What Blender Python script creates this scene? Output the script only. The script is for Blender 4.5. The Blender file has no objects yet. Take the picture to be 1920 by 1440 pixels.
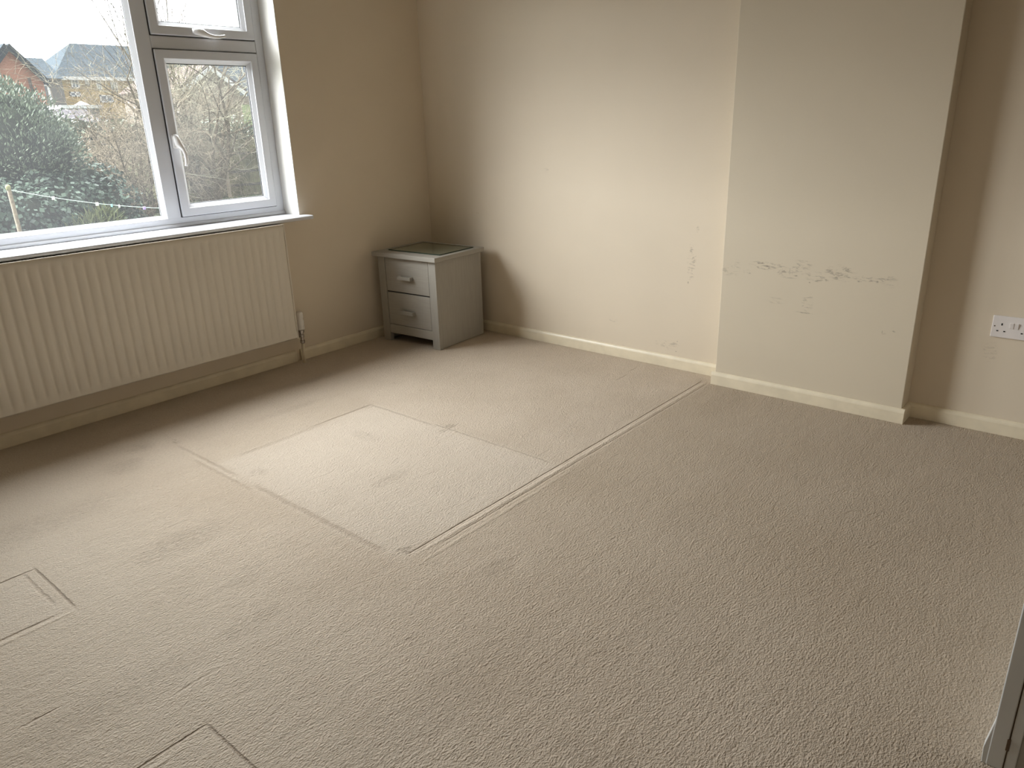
import bpy, bmesh, math, random
from mathutils import Vector, Matrix, noise as mnoise

sc = bpy.context.scene
COL = sc.collection
random.seed(7)

# ------------------------------------------------------------------ camera
FPX = 1390.6
YAW, PITCH, ROLL = math.radians(49.215), math.radians(-19.673), math.radians(-1.7604)
EYE = Vector((-3.3368, -3.524, 1.25))
FWD = Vector((math.cos(PITCH)*math.sin(YAW), math.cos(PITCH)*math.cos(YAW), math.sin(PITCH)))
_R = Vector((math.cos(YAW), -math.sin(YAW), 0.0))
_U = _R.cross(FWD)
RGT = math.cos(ROLL)*_R + math.sin(ROLL)*_U
UPV = -math.sin(ROLL)*_R + math.cos(ROLL)*_U
cam_d = bpy.data.cameras.new('camera')
cam_d.sensor_width = 36.0
cam_d.lens = FPX*36.0/1920.0
cam_d.clip_start = 0.02
cam_d.clip_end = 500
cam = bpy.data.objects.new('camera', cam_d)
COL.objects.link(cam)
M3 = Matrix((RGT, UPV, -FWD)).transposed()
cam.matrix_world = Matrix.Translation(EYE) @ M3.to_4x4()
sc.camera = cam

def at(px, py, Y):
    """world point on the plane y = Y seen at a photograph pixel (for surveying distances)"""
    d = FWD + RGT*((px-960)/FPX) - UPV*((py-720)/FPX)
    return EYE + d*((Y-EYE.y)/d.y)

# ------------------------------------------------------------------ sky and exposure
SKY = 32.8
w = bpy.data.worlds.new('overcast_sky')
sc.world = w
w.use_nodes = True
nt = w.node_tree
nt.nodes.clear()
wo = nt.nodes.new('ShaderNodeOutputWorld')
bg = nt.nodes.new('ShaderNodeBackground')
tc = nt.nodes.new('ShaderNodeTexCoord')
# hazy sun behind thin cloud, high in front of the window: one broad glow, dull sky behind the house
GLOW = Vector((-.22, .66, .60)).normalized()
vn = nt.nodes.new('ShaderNodeVectorMath'); vn.operation = 'NORMALIZE'
nt.links.new(tc.outputs['Generated'], vn.inputs[0])
vd = nt.nodes.new('ShaderNodeVectorMath'); vd.operation = 'DOT_PRODUCT'
nt.links.new(vn.outputs[0], vd.inputs[0]); vd.inputs[1].default_value = GLOW
mm = nt.nodes.new('ShaderNodeMapRange'); mm.interpolation_type = 'SMOOTHSTEP'
mm.inputs['From Min'].default_value = 0.30
mm.inputs['From Max'].default_value = 0.98
mm.inputs['To Min'].default_value = 0.04
mm.inputs['To Max'].default_value = 1.0
nt.links.new(vd.outputs['Value'], mm.inputs['Value'])
m2 = nt.nodes.new('ShaderNodeMath'); m2.operation = 'MULTIPLY'
nt.links.new(mm.outputs[0], m2.inputs[0]); m2.inputs[1].default_value = SKY
bg.inputs['Color'].default_value = (0.97, 0.985, 1.0, 1)
nt.links.new(m2.outputs[0], bg.inputs['Strength'])
nt.links.new(bg.outputs[0], wo.inputs[0])

pd = bpy.data.lights.new('window_portal', 'AREA')   # sampling aid only, emits nothing
pd.shape = 'RECTANGLE'; pd.size = 1.60; pd.size_y = 1.36
pd.cycles.is_portal = True
po = bpy.data.objects.new('window_portal', pd)
po.location = (-1.76, 0.24, 1.452)
po.rotation_euler = (math.radians(-90), 0, 0)
COL.objects.link(po)

sc.view_settings.view_transform = 'Standard'
sc.view_settings.look = 'None'
sc.view_settings.gamma = 1
sc.view_settings.use_curve_mapping = False
sc.view_settings.exposure = 0.0
cy = sc.cycles
cy.max_bounces = 10
cy.diffuse_bounces = 7
cy.use_adaptive_sampling = True
cy.adaptive_threshold = 0.02
cy.glossy_bounces = 4
cy.transmission_bounces = 8
cy.transparent_max_bounces = 16
cy.caustics_reflective = False
cy.caustics_refractive = False
cy.use_denoising = True
cy.sample_clamp_indirect = 6.0

# ------------------------------------------------------------------ materials
class NB:
    """small node builder"""
    def __init__(s, name):
        s.m = bpy.data.materials.new(name); s.m.use_nodes = True
        s.t = s.m.node_tree; s.t.nodes.clear()
        s.out = s.t.nodes.new('ShaderNodeOutputMaterial')
        s.b = s.t.nodes.new('ShaderNodeBsdfPrincipled')
        s.t.links.new(s.b.outputs[0], s.out.inputs[0])
        s._p = None
    def n(s, k): return s.t.nodes.new(k)
    def put(s, sock, v):
        if hasattr(v, 'is_output') or isinstance(v, bpy.types.NodeSocket): s.t.links.new(v, sock)
        else: sock.default_value = v
    def math(s, op, a, b=0.0, c=0.0, clamp=False):
        q = s.n('ShaderNodeMath'); q.operation = op; q.use_clamp = clamp
        s.put(q.inputs[0], a); s.put(q.inputs[1], b)
        if op in ('MULTIPLY_ADD',): s.put(q.inputs[2], c)
        return q.outputs[0]
    def pos(s):
        if s._p is None:
            g = s.n('ShaderNodeNewGeometry'); x = s.n('ShaderNodeSeparateXYZ')
            s.t.links.new(g.outputs['Position'], x.inputs[0])
            s._p = (x.outputs[0], x.outputs[1], x.outputs[2], g.outputs['Position'], g)
        return s._p
    def noise(s, scale, detail=3, rough=.5, stretch=None, dist=0.0, obj=True):
        q = s.n('ShaderNodeTexNoise'); q.inputs['Scale'].default_value = scale
        q.inputs['Detail'].default_value = detail; q.inputs['Roughness'].default_value = rough
        q.inputs['Distortion'].default_value = dist
        if obj:
            tcn = s.n('ShaderNodeTexCoord'); v = tcn.outputs['Object']
        else: v = s.pos()[3]
        if stretch:
            mp = s.n('ShaderNodeMapping'); s.t.links.new(v, mp.inputs[0])
            mp.inputs['Scale'].default_value = stretch[0]; mp.inputs['Rotation'].default_value = stretch[1] if len(stretch) > 1 else (0,0,0)
            v = mp.outputs[0]
        s.t.links.new(v, q.inputs['Vector'])
        return q.outputs[0]
    def ramp(s, v, a, b, lo=0.0, hi=1.0, smooth=True):
        q = s.n('ShaderNodeMapRange')
        if smooth: q.interpolation_type = 'SMOOTHSTEP'
        s.put(q.inputs['Value'], v)
        q.inputs['From Min'].default_value = a; q.inputs['From Max'].default_value = b
        q.inputs['To Min'].default_value = lo; q.inputs['To Max'].default_value = hi
        return q.outputs[0]
    def mix(s, f, a, b):
        q = s.n('ShaderNodeMix'); q.data_type = 'RGBA'
        s.put(q.inputs[0], f); s.put(q.inputs[6], a); s.put(q.inputs[7], b)
        return q.outputs[2]
    def bump(s, h, strength=.3, dist=.01):
        q = s.n('ShaderNodeBump'); q.inputs['Strength'].default_value = strength; q.inputs['Distance'].default_value = dist
        s.t.links.new(h, q.inputs['Height']); s.t.links.new(q.outputs[0], s.b.inputs['Normal'])
    def col(s, v): s.put(s.b.inputs['Base Color'], v)
    def rough(s, v): s.put(s.b.inputs['Roughness'], v)

def c4(r, g, b): return (r, g, b, 1.0)

def plain(name, c, rough=.6, metal=0.0, bump=None, var=.05):
    k = NB(name)
    n = k.noise(6 if bump is None else bump[0], 3)
    k.col(k.mix(k.ramp(n, .3, .7), c4(*[x*(1-var) for x in c]), c4(*[min(1, x*(1+var)) for x in c])))
    k.rough(rough); k.b.inputs['Metallic'].default_value = metal
    if bump: k.bump(k.noise(bump[0], 4), bump[1], bump[2])
    return k.m

def wall_mat(name, c, scuffs=(), spots=()):
    """painted plaster; scuffs = (y, z, half width, half height, strength), horizontal rub marks; spots = single chips"""
    k = NB(name)
    base = k.mix(k.ramp(k.noise(1.3, 4, obj=False), .3, .7), c4(*[x*.97 for x in c]), c4(*[min(1, x*1.02) for x in c]))
    if scuffs or spots:
        X, Y, Z, P, g = k.pos()
        streak = k.noise(30, 6, .75, ((1, .8, 3.0),), .6, obj=False)
        streak = k.ramp(streak, .50, .64)
        ragged = k.math('MULTIPLY', k.math('SUBTRACT', k.noise(160, 4, .7, ((1, .7, 2.0),), .5, obj=False), .45), 5.0)
        tot = None
        Y0, Z0 = Y, Z
        for (y, z, hw, hh, st) in scuffs:
            if tot is not None: Y = k.math('MULTIPLY_ADD', tot, 1e-9, Y0); Z = k.math('MULTIPLY_ADD', tot, 1e-9, Z0)
            a = k.math('DIVIDE', k.math('SUBTRACT', Y, y), hw)
            b = k.math('DIVIDE', k.math('SUBTRACT', Z, z), hh)
            r2 = k.math('ADD', k.math('MULTIPLY', a, a), k.math('MULTIPLY', b, b))
            m = k.math('MULTIPLY', k.ramp(r2, 1.0, .15), st)
            tot = m if tot is None else k.math('MAXIMUM', tot, m)
        if tot is not None: tot = k.math('MULTIPLY', tot, streak)
        for (y, z, hw, hh, st) in spots:
            if tot is not None: Y = k.math('MULTIPLY_ADD', tot, 1e-9, Y0); Z = k.math('MULTIPLY_ADD', tot, 1e-9, Z0)
            a = k.math('DIVIDE', k.math('SUBTRACT', Y, y), hw)
            b = k.math('DIVIDE', k.math('SUBTRACT', Z, z), hh)
            r2 = k.math('ADD', k.math('MULTIPLY', a, a), k.math('MULTIPLY', b, b))
            m = k.math('MULTIPLY', k.ramp(k.math('ADD', r2, ragged), 1.0, .1), st*.8)
            tot = m if tot is None else k.math('MAXIMUM', tot, m)
        base = k.mix(tot, base, c4(.17, .14, .11))
    k.col(base); k.rough(.7)
    k.b.inputs['Specular IOR Level'].default_value = .3
    k.bump(k.math('ADD', k.noise(90, 3, obj=False), k.math('MULTIPLY', k.noise(5, 3, obj=False), 2.0)), .12, .003)
    return k.m

CREAM = (.73, .643, .515)
CHIM = (.67, .595, .468)
M = {}
M['wall'] = wall_mat('cream_wall_paint', CREAM)
M['wall_back'] = wall_mat('cream_wall_paint_marked', CREAM,
    [(-1.835, .56, .03, .11, .55), (-1.72, .12, .08, .03, .4), (-1.39, .2, .03, .012, .5), (-.93, .98, .04, .02, .2),
     (-.41, .72, .02, .01, .4), (-3.14, .33, .03, .05, .35), (-1.86, .72, .012, .02, .3)],
    [(-1.823, .457, .0045, .009, .75), (-1.78, .145, .005, .005, .7), (-1.775, .09, .004, .004, .7), (-1.84, .52, .003, .01, .4)])
M['wall_chimney'] = wall_mat('cream_wall_paint_scuffed', CHIM,
    [(-2.07, .565, .05, .03, .35), (-2.24, .60, .085, .022, .8), (-2.17, .565, .03, .012, .6), (-2.36, .59, .08, .04, .75),
     (-2.41, .62, .05, .03, .5), (-2.47, .575, .05, .03, .55), (-2.57, .60, .08, .04, .7), (-2.68, .59, .07, .015, .8), (-2.76, .585, .05, .03, .5),
     (-2.45, .46, .03, .05, .45), (-2.77, .375, .02, .01, .6), (-2.31, .45, .05, .02, .25), (-2.12, .58, .02, .05, .25)],
    [(-2.44, .412, .042, .0032, .6), (-2.39, .57, .012, .004, .7), (-2.45, .548, .005, .004, .75), (-2.52, .565, .010, .006, .7),
     (-2.565, .60, .022, .005, .55), (-2.60, .615, .012, .008, .7), (-2.65, .575, .012, .005, .7), (-2.72, .58, .008, .006, .65),
     (-2.81, .385, .010, .004, .5), (-2.765, .375, .003, .009, .5), (-2.18, .56, .008, .004, .5), (-2.29, .595, .014, .004, .6), (-2.36, .585, .005, .016, .4)])
M['ceiling'] = wall_mat('white_ceiling_paint', (.62, .60, .565))
M['wall_shade'] = wall_mat('bounce_cut_wall_paint', (.30, .26, .21))  # unseen walls given a darkened colour to cut bounced light
M['reveal'] = wall_mat('white_reveal_paint', (.79, .775, .735))
M['skirt'] = plain('cream_gloss_skirting', (.80, .72, .555), .35, bump=(14, .1, .004))
M['pvc'] = plain('white_pvc', (.64, .655, .69), .35, var=.01)
M['sill'] = plain('white_painted_sill', (.63, .645, .68), .35, var=.02)
M['gasket'] = plain('black_rubber_gasket', (.02, .02, .022), .6)
M['handle'] = plain('white_handle_enamel', (.84, .84, .85), .25, var=.01)
M['keyhole'] = plain('brass_lock_barrel', (.35, .27, .14), .35, 1.0)
M['rad'] = plain('cream_radiator_enamel', (.76, .71, .62), .4, var=.01)
M['chrome'] = plain('aged_chrome', (.42, .38, .34), .28, 1.0)
M['pipe'] = plain('cream_painted_pipe', (.74, .66, .50), .45)
M['plastic'] = plain('white_valve_plastic', (.80, .77, .72), .4)
M['socket'] = plain('white_socket_plastic', (.80, .76, .74), .35, var=.01)
M['black'] = plain('dark_recess', (.012, .01, .01), .8)
M['doorpaint'] = plain('white_door_gloss', (.62, .63, .62), .4, var=.03)
M['doorpaint2'] = plain('grey_white_door_paint', (.42, .40, .36), .5, var=.05)
M['rust'] = plain('worn_brown_latch', (.10, .06, .03), .7)

def cabinet_mat(name, rot, dark=1.0):
    k = NB(name)
    g = k.noise(9, 6, .6, ((1, 22, 22) if rot == 0 else ((22, 1, 22) if rot == 1 else (22, 22, 1)),), .3)
    k.col(k.mix(k.ramp(g, .3, .7), c4(.355, .335, .295), c4(.39, .37, .33)))
    k.rough(.9); k.b.inputs['Specular IOR Level'].default_value = .1; k.bump(g, .06, .001)
    return k.m
M['cab_u'] = cabinet_mat('grey_washed_wood_depth', 0)
M['cab_v'] = cabinet_mat('grey_washed_wood_across', 1)
M['cab_z'] = cabinet_mat('grey_washed_wood_upright', 2)

# glass: thin clear pane, outdoor haze put in as a faint translucent film
def glass(name, tint, haze):
    k = NB(name); k.t.nodes.remove(k.b)
    tr = k.n('ShaderNodeBsdfTransparent'); tr.inputs[0].default_value = tint
    gl = k.n('ShaderNodeBsdfGlossy'); gl.inputs['Roughness'].default_value = .02
    lw = k.n('ShaderNodeLayerWeight'); lw.inputs['Blend'].default_value = .5      # the same from both sides of the pane
    fr = k.math('MULTIPLY_ADD', k.math('POWER', lw.outputs['Facing'], 5.0), .85, .05)
    a = k.n('ShaderNodeMixShader'); k.t.links.new(fr, a.inputs[0]); k.t.links.new(tr.outputs[0], a.inputs[1]); k.t.links.new(gl.outputs[0], a.inputs[2])
    tl = k.n('ShaderNodeBsdfTranslucent'); tl.inputs[0].default_value = (.92, .96, 1, 1)
    b = k.n('ShaderNodeMixShader')
    f = k.ramp(k.noise(2.5, 4, obj=False), .3, .75, haze*.7, haze*1.3)
    k.t.links.new(f, b.inputs[0]); k.t.links.new(a.outputs[0], b.inputs[1]); k.t.links.new(tl.outputs[0], b.inputs[2])
    k.t.links.new(b.outputs[0], k.out.inputs[0])
    return k.m
M['glass'] = glass('window_glass', (.96, .975, .97, 1), .015)

M['sheet'] = glass('pale_green_glass_sheet', (.93, .96, .91, 1), 0.0)
M['sheet_edge'] = plain('dark_green_glass_edge', (.03, .05, .035), .2)

# carpet ------------------------------------------------------------
carpet_cache = {}
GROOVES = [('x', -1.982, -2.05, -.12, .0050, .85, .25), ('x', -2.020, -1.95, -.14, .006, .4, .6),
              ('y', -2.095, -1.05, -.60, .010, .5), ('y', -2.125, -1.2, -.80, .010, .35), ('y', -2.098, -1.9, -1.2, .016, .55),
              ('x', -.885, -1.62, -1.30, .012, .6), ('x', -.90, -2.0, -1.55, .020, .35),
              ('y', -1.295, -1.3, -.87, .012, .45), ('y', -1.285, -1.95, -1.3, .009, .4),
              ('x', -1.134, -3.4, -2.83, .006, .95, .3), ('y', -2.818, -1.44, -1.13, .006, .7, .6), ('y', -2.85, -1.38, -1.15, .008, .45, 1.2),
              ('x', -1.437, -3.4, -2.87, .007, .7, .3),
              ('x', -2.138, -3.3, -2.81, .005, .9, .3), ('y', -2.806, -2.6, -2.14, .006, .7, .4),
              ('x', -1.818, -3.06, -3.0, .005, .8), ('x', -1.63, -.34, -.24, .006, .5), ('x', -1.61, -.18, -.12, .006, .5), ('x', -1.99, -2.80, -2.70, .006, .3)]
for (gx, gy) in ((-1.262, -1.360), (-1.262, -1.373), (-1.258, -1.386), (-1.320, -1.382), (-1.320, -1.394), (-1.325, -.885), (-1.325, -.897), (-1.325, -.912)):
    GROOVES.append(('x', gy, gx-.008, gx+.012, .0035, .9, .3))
RIDGES = [('x', -2.002, -2.05, -.12, .011, .7, .3), ('y', -2.11, -1.12, -.75, .013, .7),
             ('x', -1.455, -3.3, -2.83, .010, .8, .3), ('x', -2.16, -3.2, -2.86, .008, .6, .5), ('x', -2.045, -2.05, -1.3, .010, .5)]
DABS = [(-1.265, -1.375, .035, .03, 1.0), (-1.32, -1.385, .02, .018, .9), (-1.33, -.885, .03, .02, .6), (-2.05, -1.955, .03, .02, 1.3), (-2.0, -1.985, .05, .02, .6),
                 (-2.08, -.555, .025, .02, 1.0), (-2.2, -.48, .07, .07, .7), (-2.33, -.62, .08, .10, .6), (-2.28, -.60, .04, .05, .7), (-1.55, -1.15, .05, .10, .5),
                 (-2.03, -1.10, .05, .05, .5), (-1.95, -2.25, .09, .05, .6), (-2.55, -1.9, .14, .05, .4), (-2.45, -1.7, .1, .05, .35), (-1.35, -2.55, .18, .10, .35), (-2.35, -2.95, .06, .25, .45),
                 (-2.45, -1.35, .20, .10, .5), (-1.9, -2.8, .25, .2, .25), (-.1, -1.98, .05, .04, .8), (-1.2, -.35, .3, .05, .5), (-.9, -1.9, .3, .2, .2), (-1.55, -.62, .25, .04, .45), (-.32, -2.2, .3, .1, .4),
                 (-1.0, -3.1, .35, .25, .3), (-2.8, -.85, .5, .12, .45), (-2.5, -2.5, .5, .1, .3), (-1.75, -1.55, .12, .05, .5), (-2.9, -1.9, .3, .08, .4)]
SPOTS = ((-2.062, -1.945, .016, .010, .9), (-2.055, -1.975, .010, .016, .8), (-2.02, -2.0, .020, .012, .5), (-2.086, -.548, .007, .020, 1.2), (-2.072, -.525, .005, .012, .8), (-1.93, -2.24, .008, .012, .6),
                 (-1.28, -2.62, .008, .018, .5), (-1.75, -2.55, .012, .006, .7), (-.13, -1.985, .010, .022, .7), (-.175, -2.05, .010, .018, .5), (-2.33, -2.28, .012, .008, .6), (-1.02, -.93, .010, .010, .5))
PATCHES = [(-2.1, -1.29, -1.985, -.89, .045, 1.0), (-3.5, -2.835, -1.437, -1.14, .02, .7), (-3.5, -2.81, -2.8, -2.15, .02, .3)]
def carpet(x0, x1, y0, y1):
    """the carpet material with the dents that fall inside one patch of floor"""
    hit_l = lambda it: (lambda ax, c, p, q, w_: (x0 < q+.05 and x1 > p-.05 and y0 < c+w_+.03 and y1 > c-w_-.03) if ax == 'x' else (y0 < q+.05 and y1 > p-.05 and x0 < c+w_+.03 and x1 > c-w_-.03))(*it[:5])
    hit_d = lambda it: x0 < it[0]+it[2] and x1 > it[0]-it[2] and y0 < it[1]+it[3] and y1 > it[1]-it[3]
    hit_b = lambda b: x0 < b[1]+.06 and x1 > b[0]-.06 and y0 < b[3]+.06 and y1 > b[2]-.06
    g_in = [i for i in GROOVES if hit_l(i)]; r_in = [i for i in RIDGES if hit_l(i)]
    dab_in = [i for i in DABS if hit_d(i)]; spot_in = [i for i in SPOTS if hit_d(i)]
    box_in = [b for b in PATCHES if hit_b(b)]
    key = repr((g_in, r_in, dab_in, spot_in, box_in))
    if key in carpet_cache: return carpet_cache[key]
    k = NB('beige_twist_pile_carpet')
    X, Y, Z, P, g = k.pos()
    wob = k.math('MULTIPLY', k.math('SUBTRACT', k.noise(9, 3, obj=False), .5), .014)
    wob2 = k.math('MULTIPLY', k.math('SUBTRACT', k.noise(55, 2, obj=False), .5), .006)
    wb = k.math('ADD', wob, wob2)
    last = [None]
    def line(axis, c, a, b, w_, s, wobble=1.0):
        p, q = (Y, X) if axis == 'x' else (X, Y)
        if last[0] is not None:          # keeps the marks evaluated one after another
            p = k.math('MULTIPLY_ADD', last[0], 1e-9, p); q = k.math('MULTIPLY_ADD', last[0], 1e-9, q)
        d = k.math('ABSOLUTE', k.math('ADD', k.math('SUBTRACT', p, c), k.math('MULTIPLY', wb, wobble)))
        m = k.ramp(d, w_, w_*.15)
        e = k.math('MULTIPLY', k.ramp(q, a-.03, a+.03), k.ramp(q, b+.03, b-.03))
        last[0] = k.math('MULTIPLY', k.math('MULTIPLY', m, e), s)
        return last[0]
    def box(x0, x1, y0, y1, soft=.02):
        e = k.math('MULTIPLY', k.ramp(k.math('ADD', X, wob), x0-soft, x0+soft), k.ramp(k.math('ADD', X, wob), x1+soft, x1-soft))
        f = k.math('MULTIPLY', k.ramp(k.math('ADD', Y, wob), y0-soft, y0+soft), k.ramp(k.math('ADD', Y, wob), y1+soft, y1-soft))
        return k.math('MULTIPLY', e, f)
    def run(items, fn):
        tot = None
        for it in items:
            q = fn(*it)
            tot = q if tot is None else k.math('MAXIMUM', tot, q)
            last[0] = tot
        return tot
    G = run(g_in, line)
    R_ = run(r_in, line)
    def dab(x, y, rx, ry, s):
        a = k.math('DIVIDE', k.math('SUBTRACT', X if last[0] is None else k.math('MULTIPLY_ADD', last[0], 1e-9, X), x), rx)
        b = k.math('DIVIDE', k.math('SUBTRACT', Y if last[0] is None else k.math('MULTIPLY_ADD', last[0], 1e-9, Y), y), ry)
        return k.math('MULTIPLY', k.ramp(k.math('ADD', k.math('MULTIPLY', a, a), k.math('MULTIPLY', b, b)), 1, .1), s)
    dabs = run(dab_in, dab)
    if dabs is not None: dabs = k.math('MULTIPLY', dabs, k.ramp(k.noise(70, 4, .65, ((.6, 1.8, 1), (0, 0, .25)), .5, obj=False), .46, .60))
    for args in spot_in:
        q = dab(*args); dabs = q if dabs is None else k.math('MAXIMUM', dabs, q); last[0] = dabs
    G = G if G is not None else 0.0; R_ = R_ if R_ is not None else 0.0; dabs = dabs if dabs is not None else 0.0

    patch = 0.0
    for (a_, b_, c_, d_, soft, st) in box_in: patch = k.math('MAXIMUM', patch, k.math('MULTIPLY', box(a_, b_, c_, d_, soft), st))
    pile = k.noise(130, 2, .55, ((.8, 1.5, 1), (0, 0, .35)), .35, obj=False)
    fib = k.noise(330, 3, .7, obj=False)
    tuft = k.n('ShaderNodeTexVoronoi'); tuft.inputs['Scale'].default_value = 230; k.t.links.new(P, tuft.inputs['Vector'])
    big = k.noise(2.2, 4, .6, obj=False)
    mid = k.noise(16, 5, .65, ((.6, 1.8, 1), (0, 0, .3)), 1.2, obj=False)
    base = k.mix(k.ramp(big, .3, .7), c4(.555, .462, .36), c4(.615, .52, .415))
    base = k.mix(k.math('MULTIPLY', k.ramp(pile, 0.60, .36), .26), base, c4(.36, .28, .20))
    base = k.mix(k.math('MULTIPLY', k.ramp(mid, .56, .70), .14), base, c4(.36, .28, .20))
    left_lift = k.ramp(k.math('ADD', X, wob), -2.2, -2.9)
    base = k.mix(k.math('MULTIPLY', left_lift, .5), base, c4(.76, .68, .57))     # brighter daylight on the left painted into the carpet colour
    flat = k.math('MULTIPLY', k.ramp(k.math('ADD', Y, wob), -1.99, -2.05), k.ramp(X, -2.3, -1.2))
    base = k.mix(k.math('MULTIPLY', flat, .42), base, c4(.34, .265, .175))      # pile lying the other way beyond the seam
    base = k.mix(k.math('MULTIPLY', patch, .28), base, c4(.76, .68, .585))
    base = k.mix(k.math('MULTIPLY', G, .55), base, c4(.26, .19, .13))  # crease shadow painted into the colour along the grooves
    base = k.mix(k.math('MULTIPLY', dabs, .34), base, c4(.25, .19, .13))
    base = k.mix(k.math('MULTIPLY', R_, .22), base, c4(.75, .66, .54))
    k.col(base); k.rough(.95)
    k.b.inputs['Specular IOR Level'].default_value = .1
    k.b.inputs['Sheen Weight'].default_value = .15
    h = k.math('ADD', k.math('MULTIPLY', pile, .9), k.math('MULTIPLY', fib, .35))
    h = k.math('ADD', h, k.math('MULTIPLY', tuft.outputs['Distance'], .3))
    h = k.math('ADD', h, k.math('MULTIPLY', mid, 1.0))
    h = k.math('SUBTRACT', h, k.math('MULTIPLY', G, 1.2))
    h = k.math('SUBTRACT', h, k.math('MULTIPLY', dabs, .5))
    h = k.math('ADD', h, k.math('MULTIPLY', R_, .6))
    k.bump(h, .72, .008)
    carpet_cache[key] = k.m
    return k.m

def leafy(name, a, b, rough=.5):
    k = NB(name); g = k.pos()[4]
    k.col(k.mix(g.outputs['Random Per Island'], c4(*a), c4(*b))); k.rough(rough); k.b.inputs['Specular IOR Level'].default_value = .2
    return k.m
M['leaf_conifer'] = leafy('grey_green_conifer_leaves', (.055, .078, .052), (.17, .21, .145))
M['leaf_ivy'] = leafy('glossy_ivy_leaves', (.018, .032, .022), (.065, .10, .07), .6)
M['leaf_long'] = leafy('long_yellow_green_leaves', (.05, .07, .025), (.17, .19, .09))
M['core'] = plain('dark_undergrowth', (.022, .026, .018), .9, bump=(4, .6, .1))
M['bark'] = plain('pale_grey_brown_bark', (.115, .095, .068), .85, bump=(30, .5, .01), var=.3)
M['twig'] = plain('tan_bare_twigs', (.20, .19, .14), .85, var=.3)
M['twig2'] = plain('brown_arching_twigs', (.20, .17, .125), .85, var=.3)
M['twig3'] = plain('grey_bare_twigs', (.12, .108, .10), .85, var=.3)
M['grass'] = plain('rough_winter_grass', (.035, .042, .022), .9, bump=(9, .8, .05), var=.3)
def boards(name, c, n):
    k = NB(name); X, Y, Z, P, g = k.pos()
    f = k.math('FRACT', k.math('MULTIPLY', X, n))
    gap = k.ramp(k.math('ABSOLUTE', k.math('SUBTRACT', f, .5)), .44, .5)
    b = k.mix(k.ramp(k.noise(3, 4, obj=False), .35, .65), c4(*[x*.7 for x in c]), c4(*[x*1.3 for x in c]))
    k.col(k.mix(k.math('MULTIPLY', gap, .6), b, c4(.02, .02, .015))); k.rough(.85)
    return k.m
M['fence'] = boards('mossy_fence_boards', (.12, .115, .06), 7.0)
M['fence2'] = boards('green_stained_fence_boards', (.085, .10, .05), 7.0)
M['fence_rail'] = plain('weathered_fence_rail', (.05, .045, .03), .9)
M['post'] = plain('weathered_wood_post', (.21, .17, .12), .8, bump=(20, .4, .01), var=.2)
def brick(name, a, b, mortar):
    k = NB(name); q = k.n('ShaderNodeTexBrick'); q.inputs['Scale'].default_value = 4.5
    tcn = k.n('ShaderNodeTexCoord'); mp = k.n('ShaderNodeMapping'); mp.inputs['Rotation'].default_value = (math.pi/2, 0, 0)
    k.t.links.new(tcn.outputs['Object'], mp.inputs[0]); k.t.links.new(mp.outputs[0], q.inputs['Vector'])
    q.inputs['Color1'].default_value = c4(*a); q.inputs['Color2'].default_value = c4(*b); q.inputs['Mortar'].default_value = c4(*mortar)
    k.col(q.outputs[0]); k.rough(.85)
    return k.m
M['brick'] = brick('orange_brick', (.42, .17, .10), (.50, .23, .15), (.42, .30, .24))
M['brick_y'] = brick('buff_brick', (.50, .36, .15), (.58, .43, .20), (.5, .42, .3))
M['brick_p'] = brick('pale_brick', (.36, .30, .25), (.42, .34, .29), (.4, .36, .3))
M['tile'] = plain('slate_grey_roof_tiles', (.045, .055, .062), .9, bump=(6, .5, .05), var=.15)
M['tile_b'] = plain('brown_grey_roof_tiles', (.12, .095, .085), .9, bump=(6, .5, .05), var=.15)
M['felt'] = plain('dark_roofing_felt', (.075, .07, .075), .8, var=.15)
M['white'] = plain('white_painted_timber', (.80, .82, .84), .5)
M['dkglass'] = plain('dark_window_reflection', (.16, .19, .22), .15)
M['shedwood'] = plain('dark_shed_wood', (.06, .045, .032), .9, var=.3)
M['greywall'] = plain('grey_rendered_wall', (.22, .22, .21), .9)
M['line'] = plain('pale_green_plastic_line', (.50, .66, .60), .5)
M['peg_w'] = plain('white_plastic_peg', (.80, .82, .80), .4)
M['peg_t'] = plain('turquoise_plastic_peg', (.25, .60, .58), .4)
M['peg_p'] = plain('lilac_plastic_peg', (.42, .32, .75), .4)
M['moss'] = plain('mossy_post_top', (.24, .24, .12), .9, var=.3)
M['gasketline'] = M['gasket']

for q in ('tile', 'tile_b', 'felt', 'grass', 'fence', 'fence2', 'brick', 'brick_y', 'brick_p', 'greywall', 'shedwood', 'bark', 'twig', 'twig2', 'twig3', 'core'):
    for nd in M[q].node_tree.nodes:                       # rough outdoor surfaces have no sheen
        if nd.type == 'BSDF_PRINCIPLED': nd.inputs['Specular IOR Level'].default_value = 0.0; nd.inputs['Roughness'].default_value = 1.0
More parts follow.
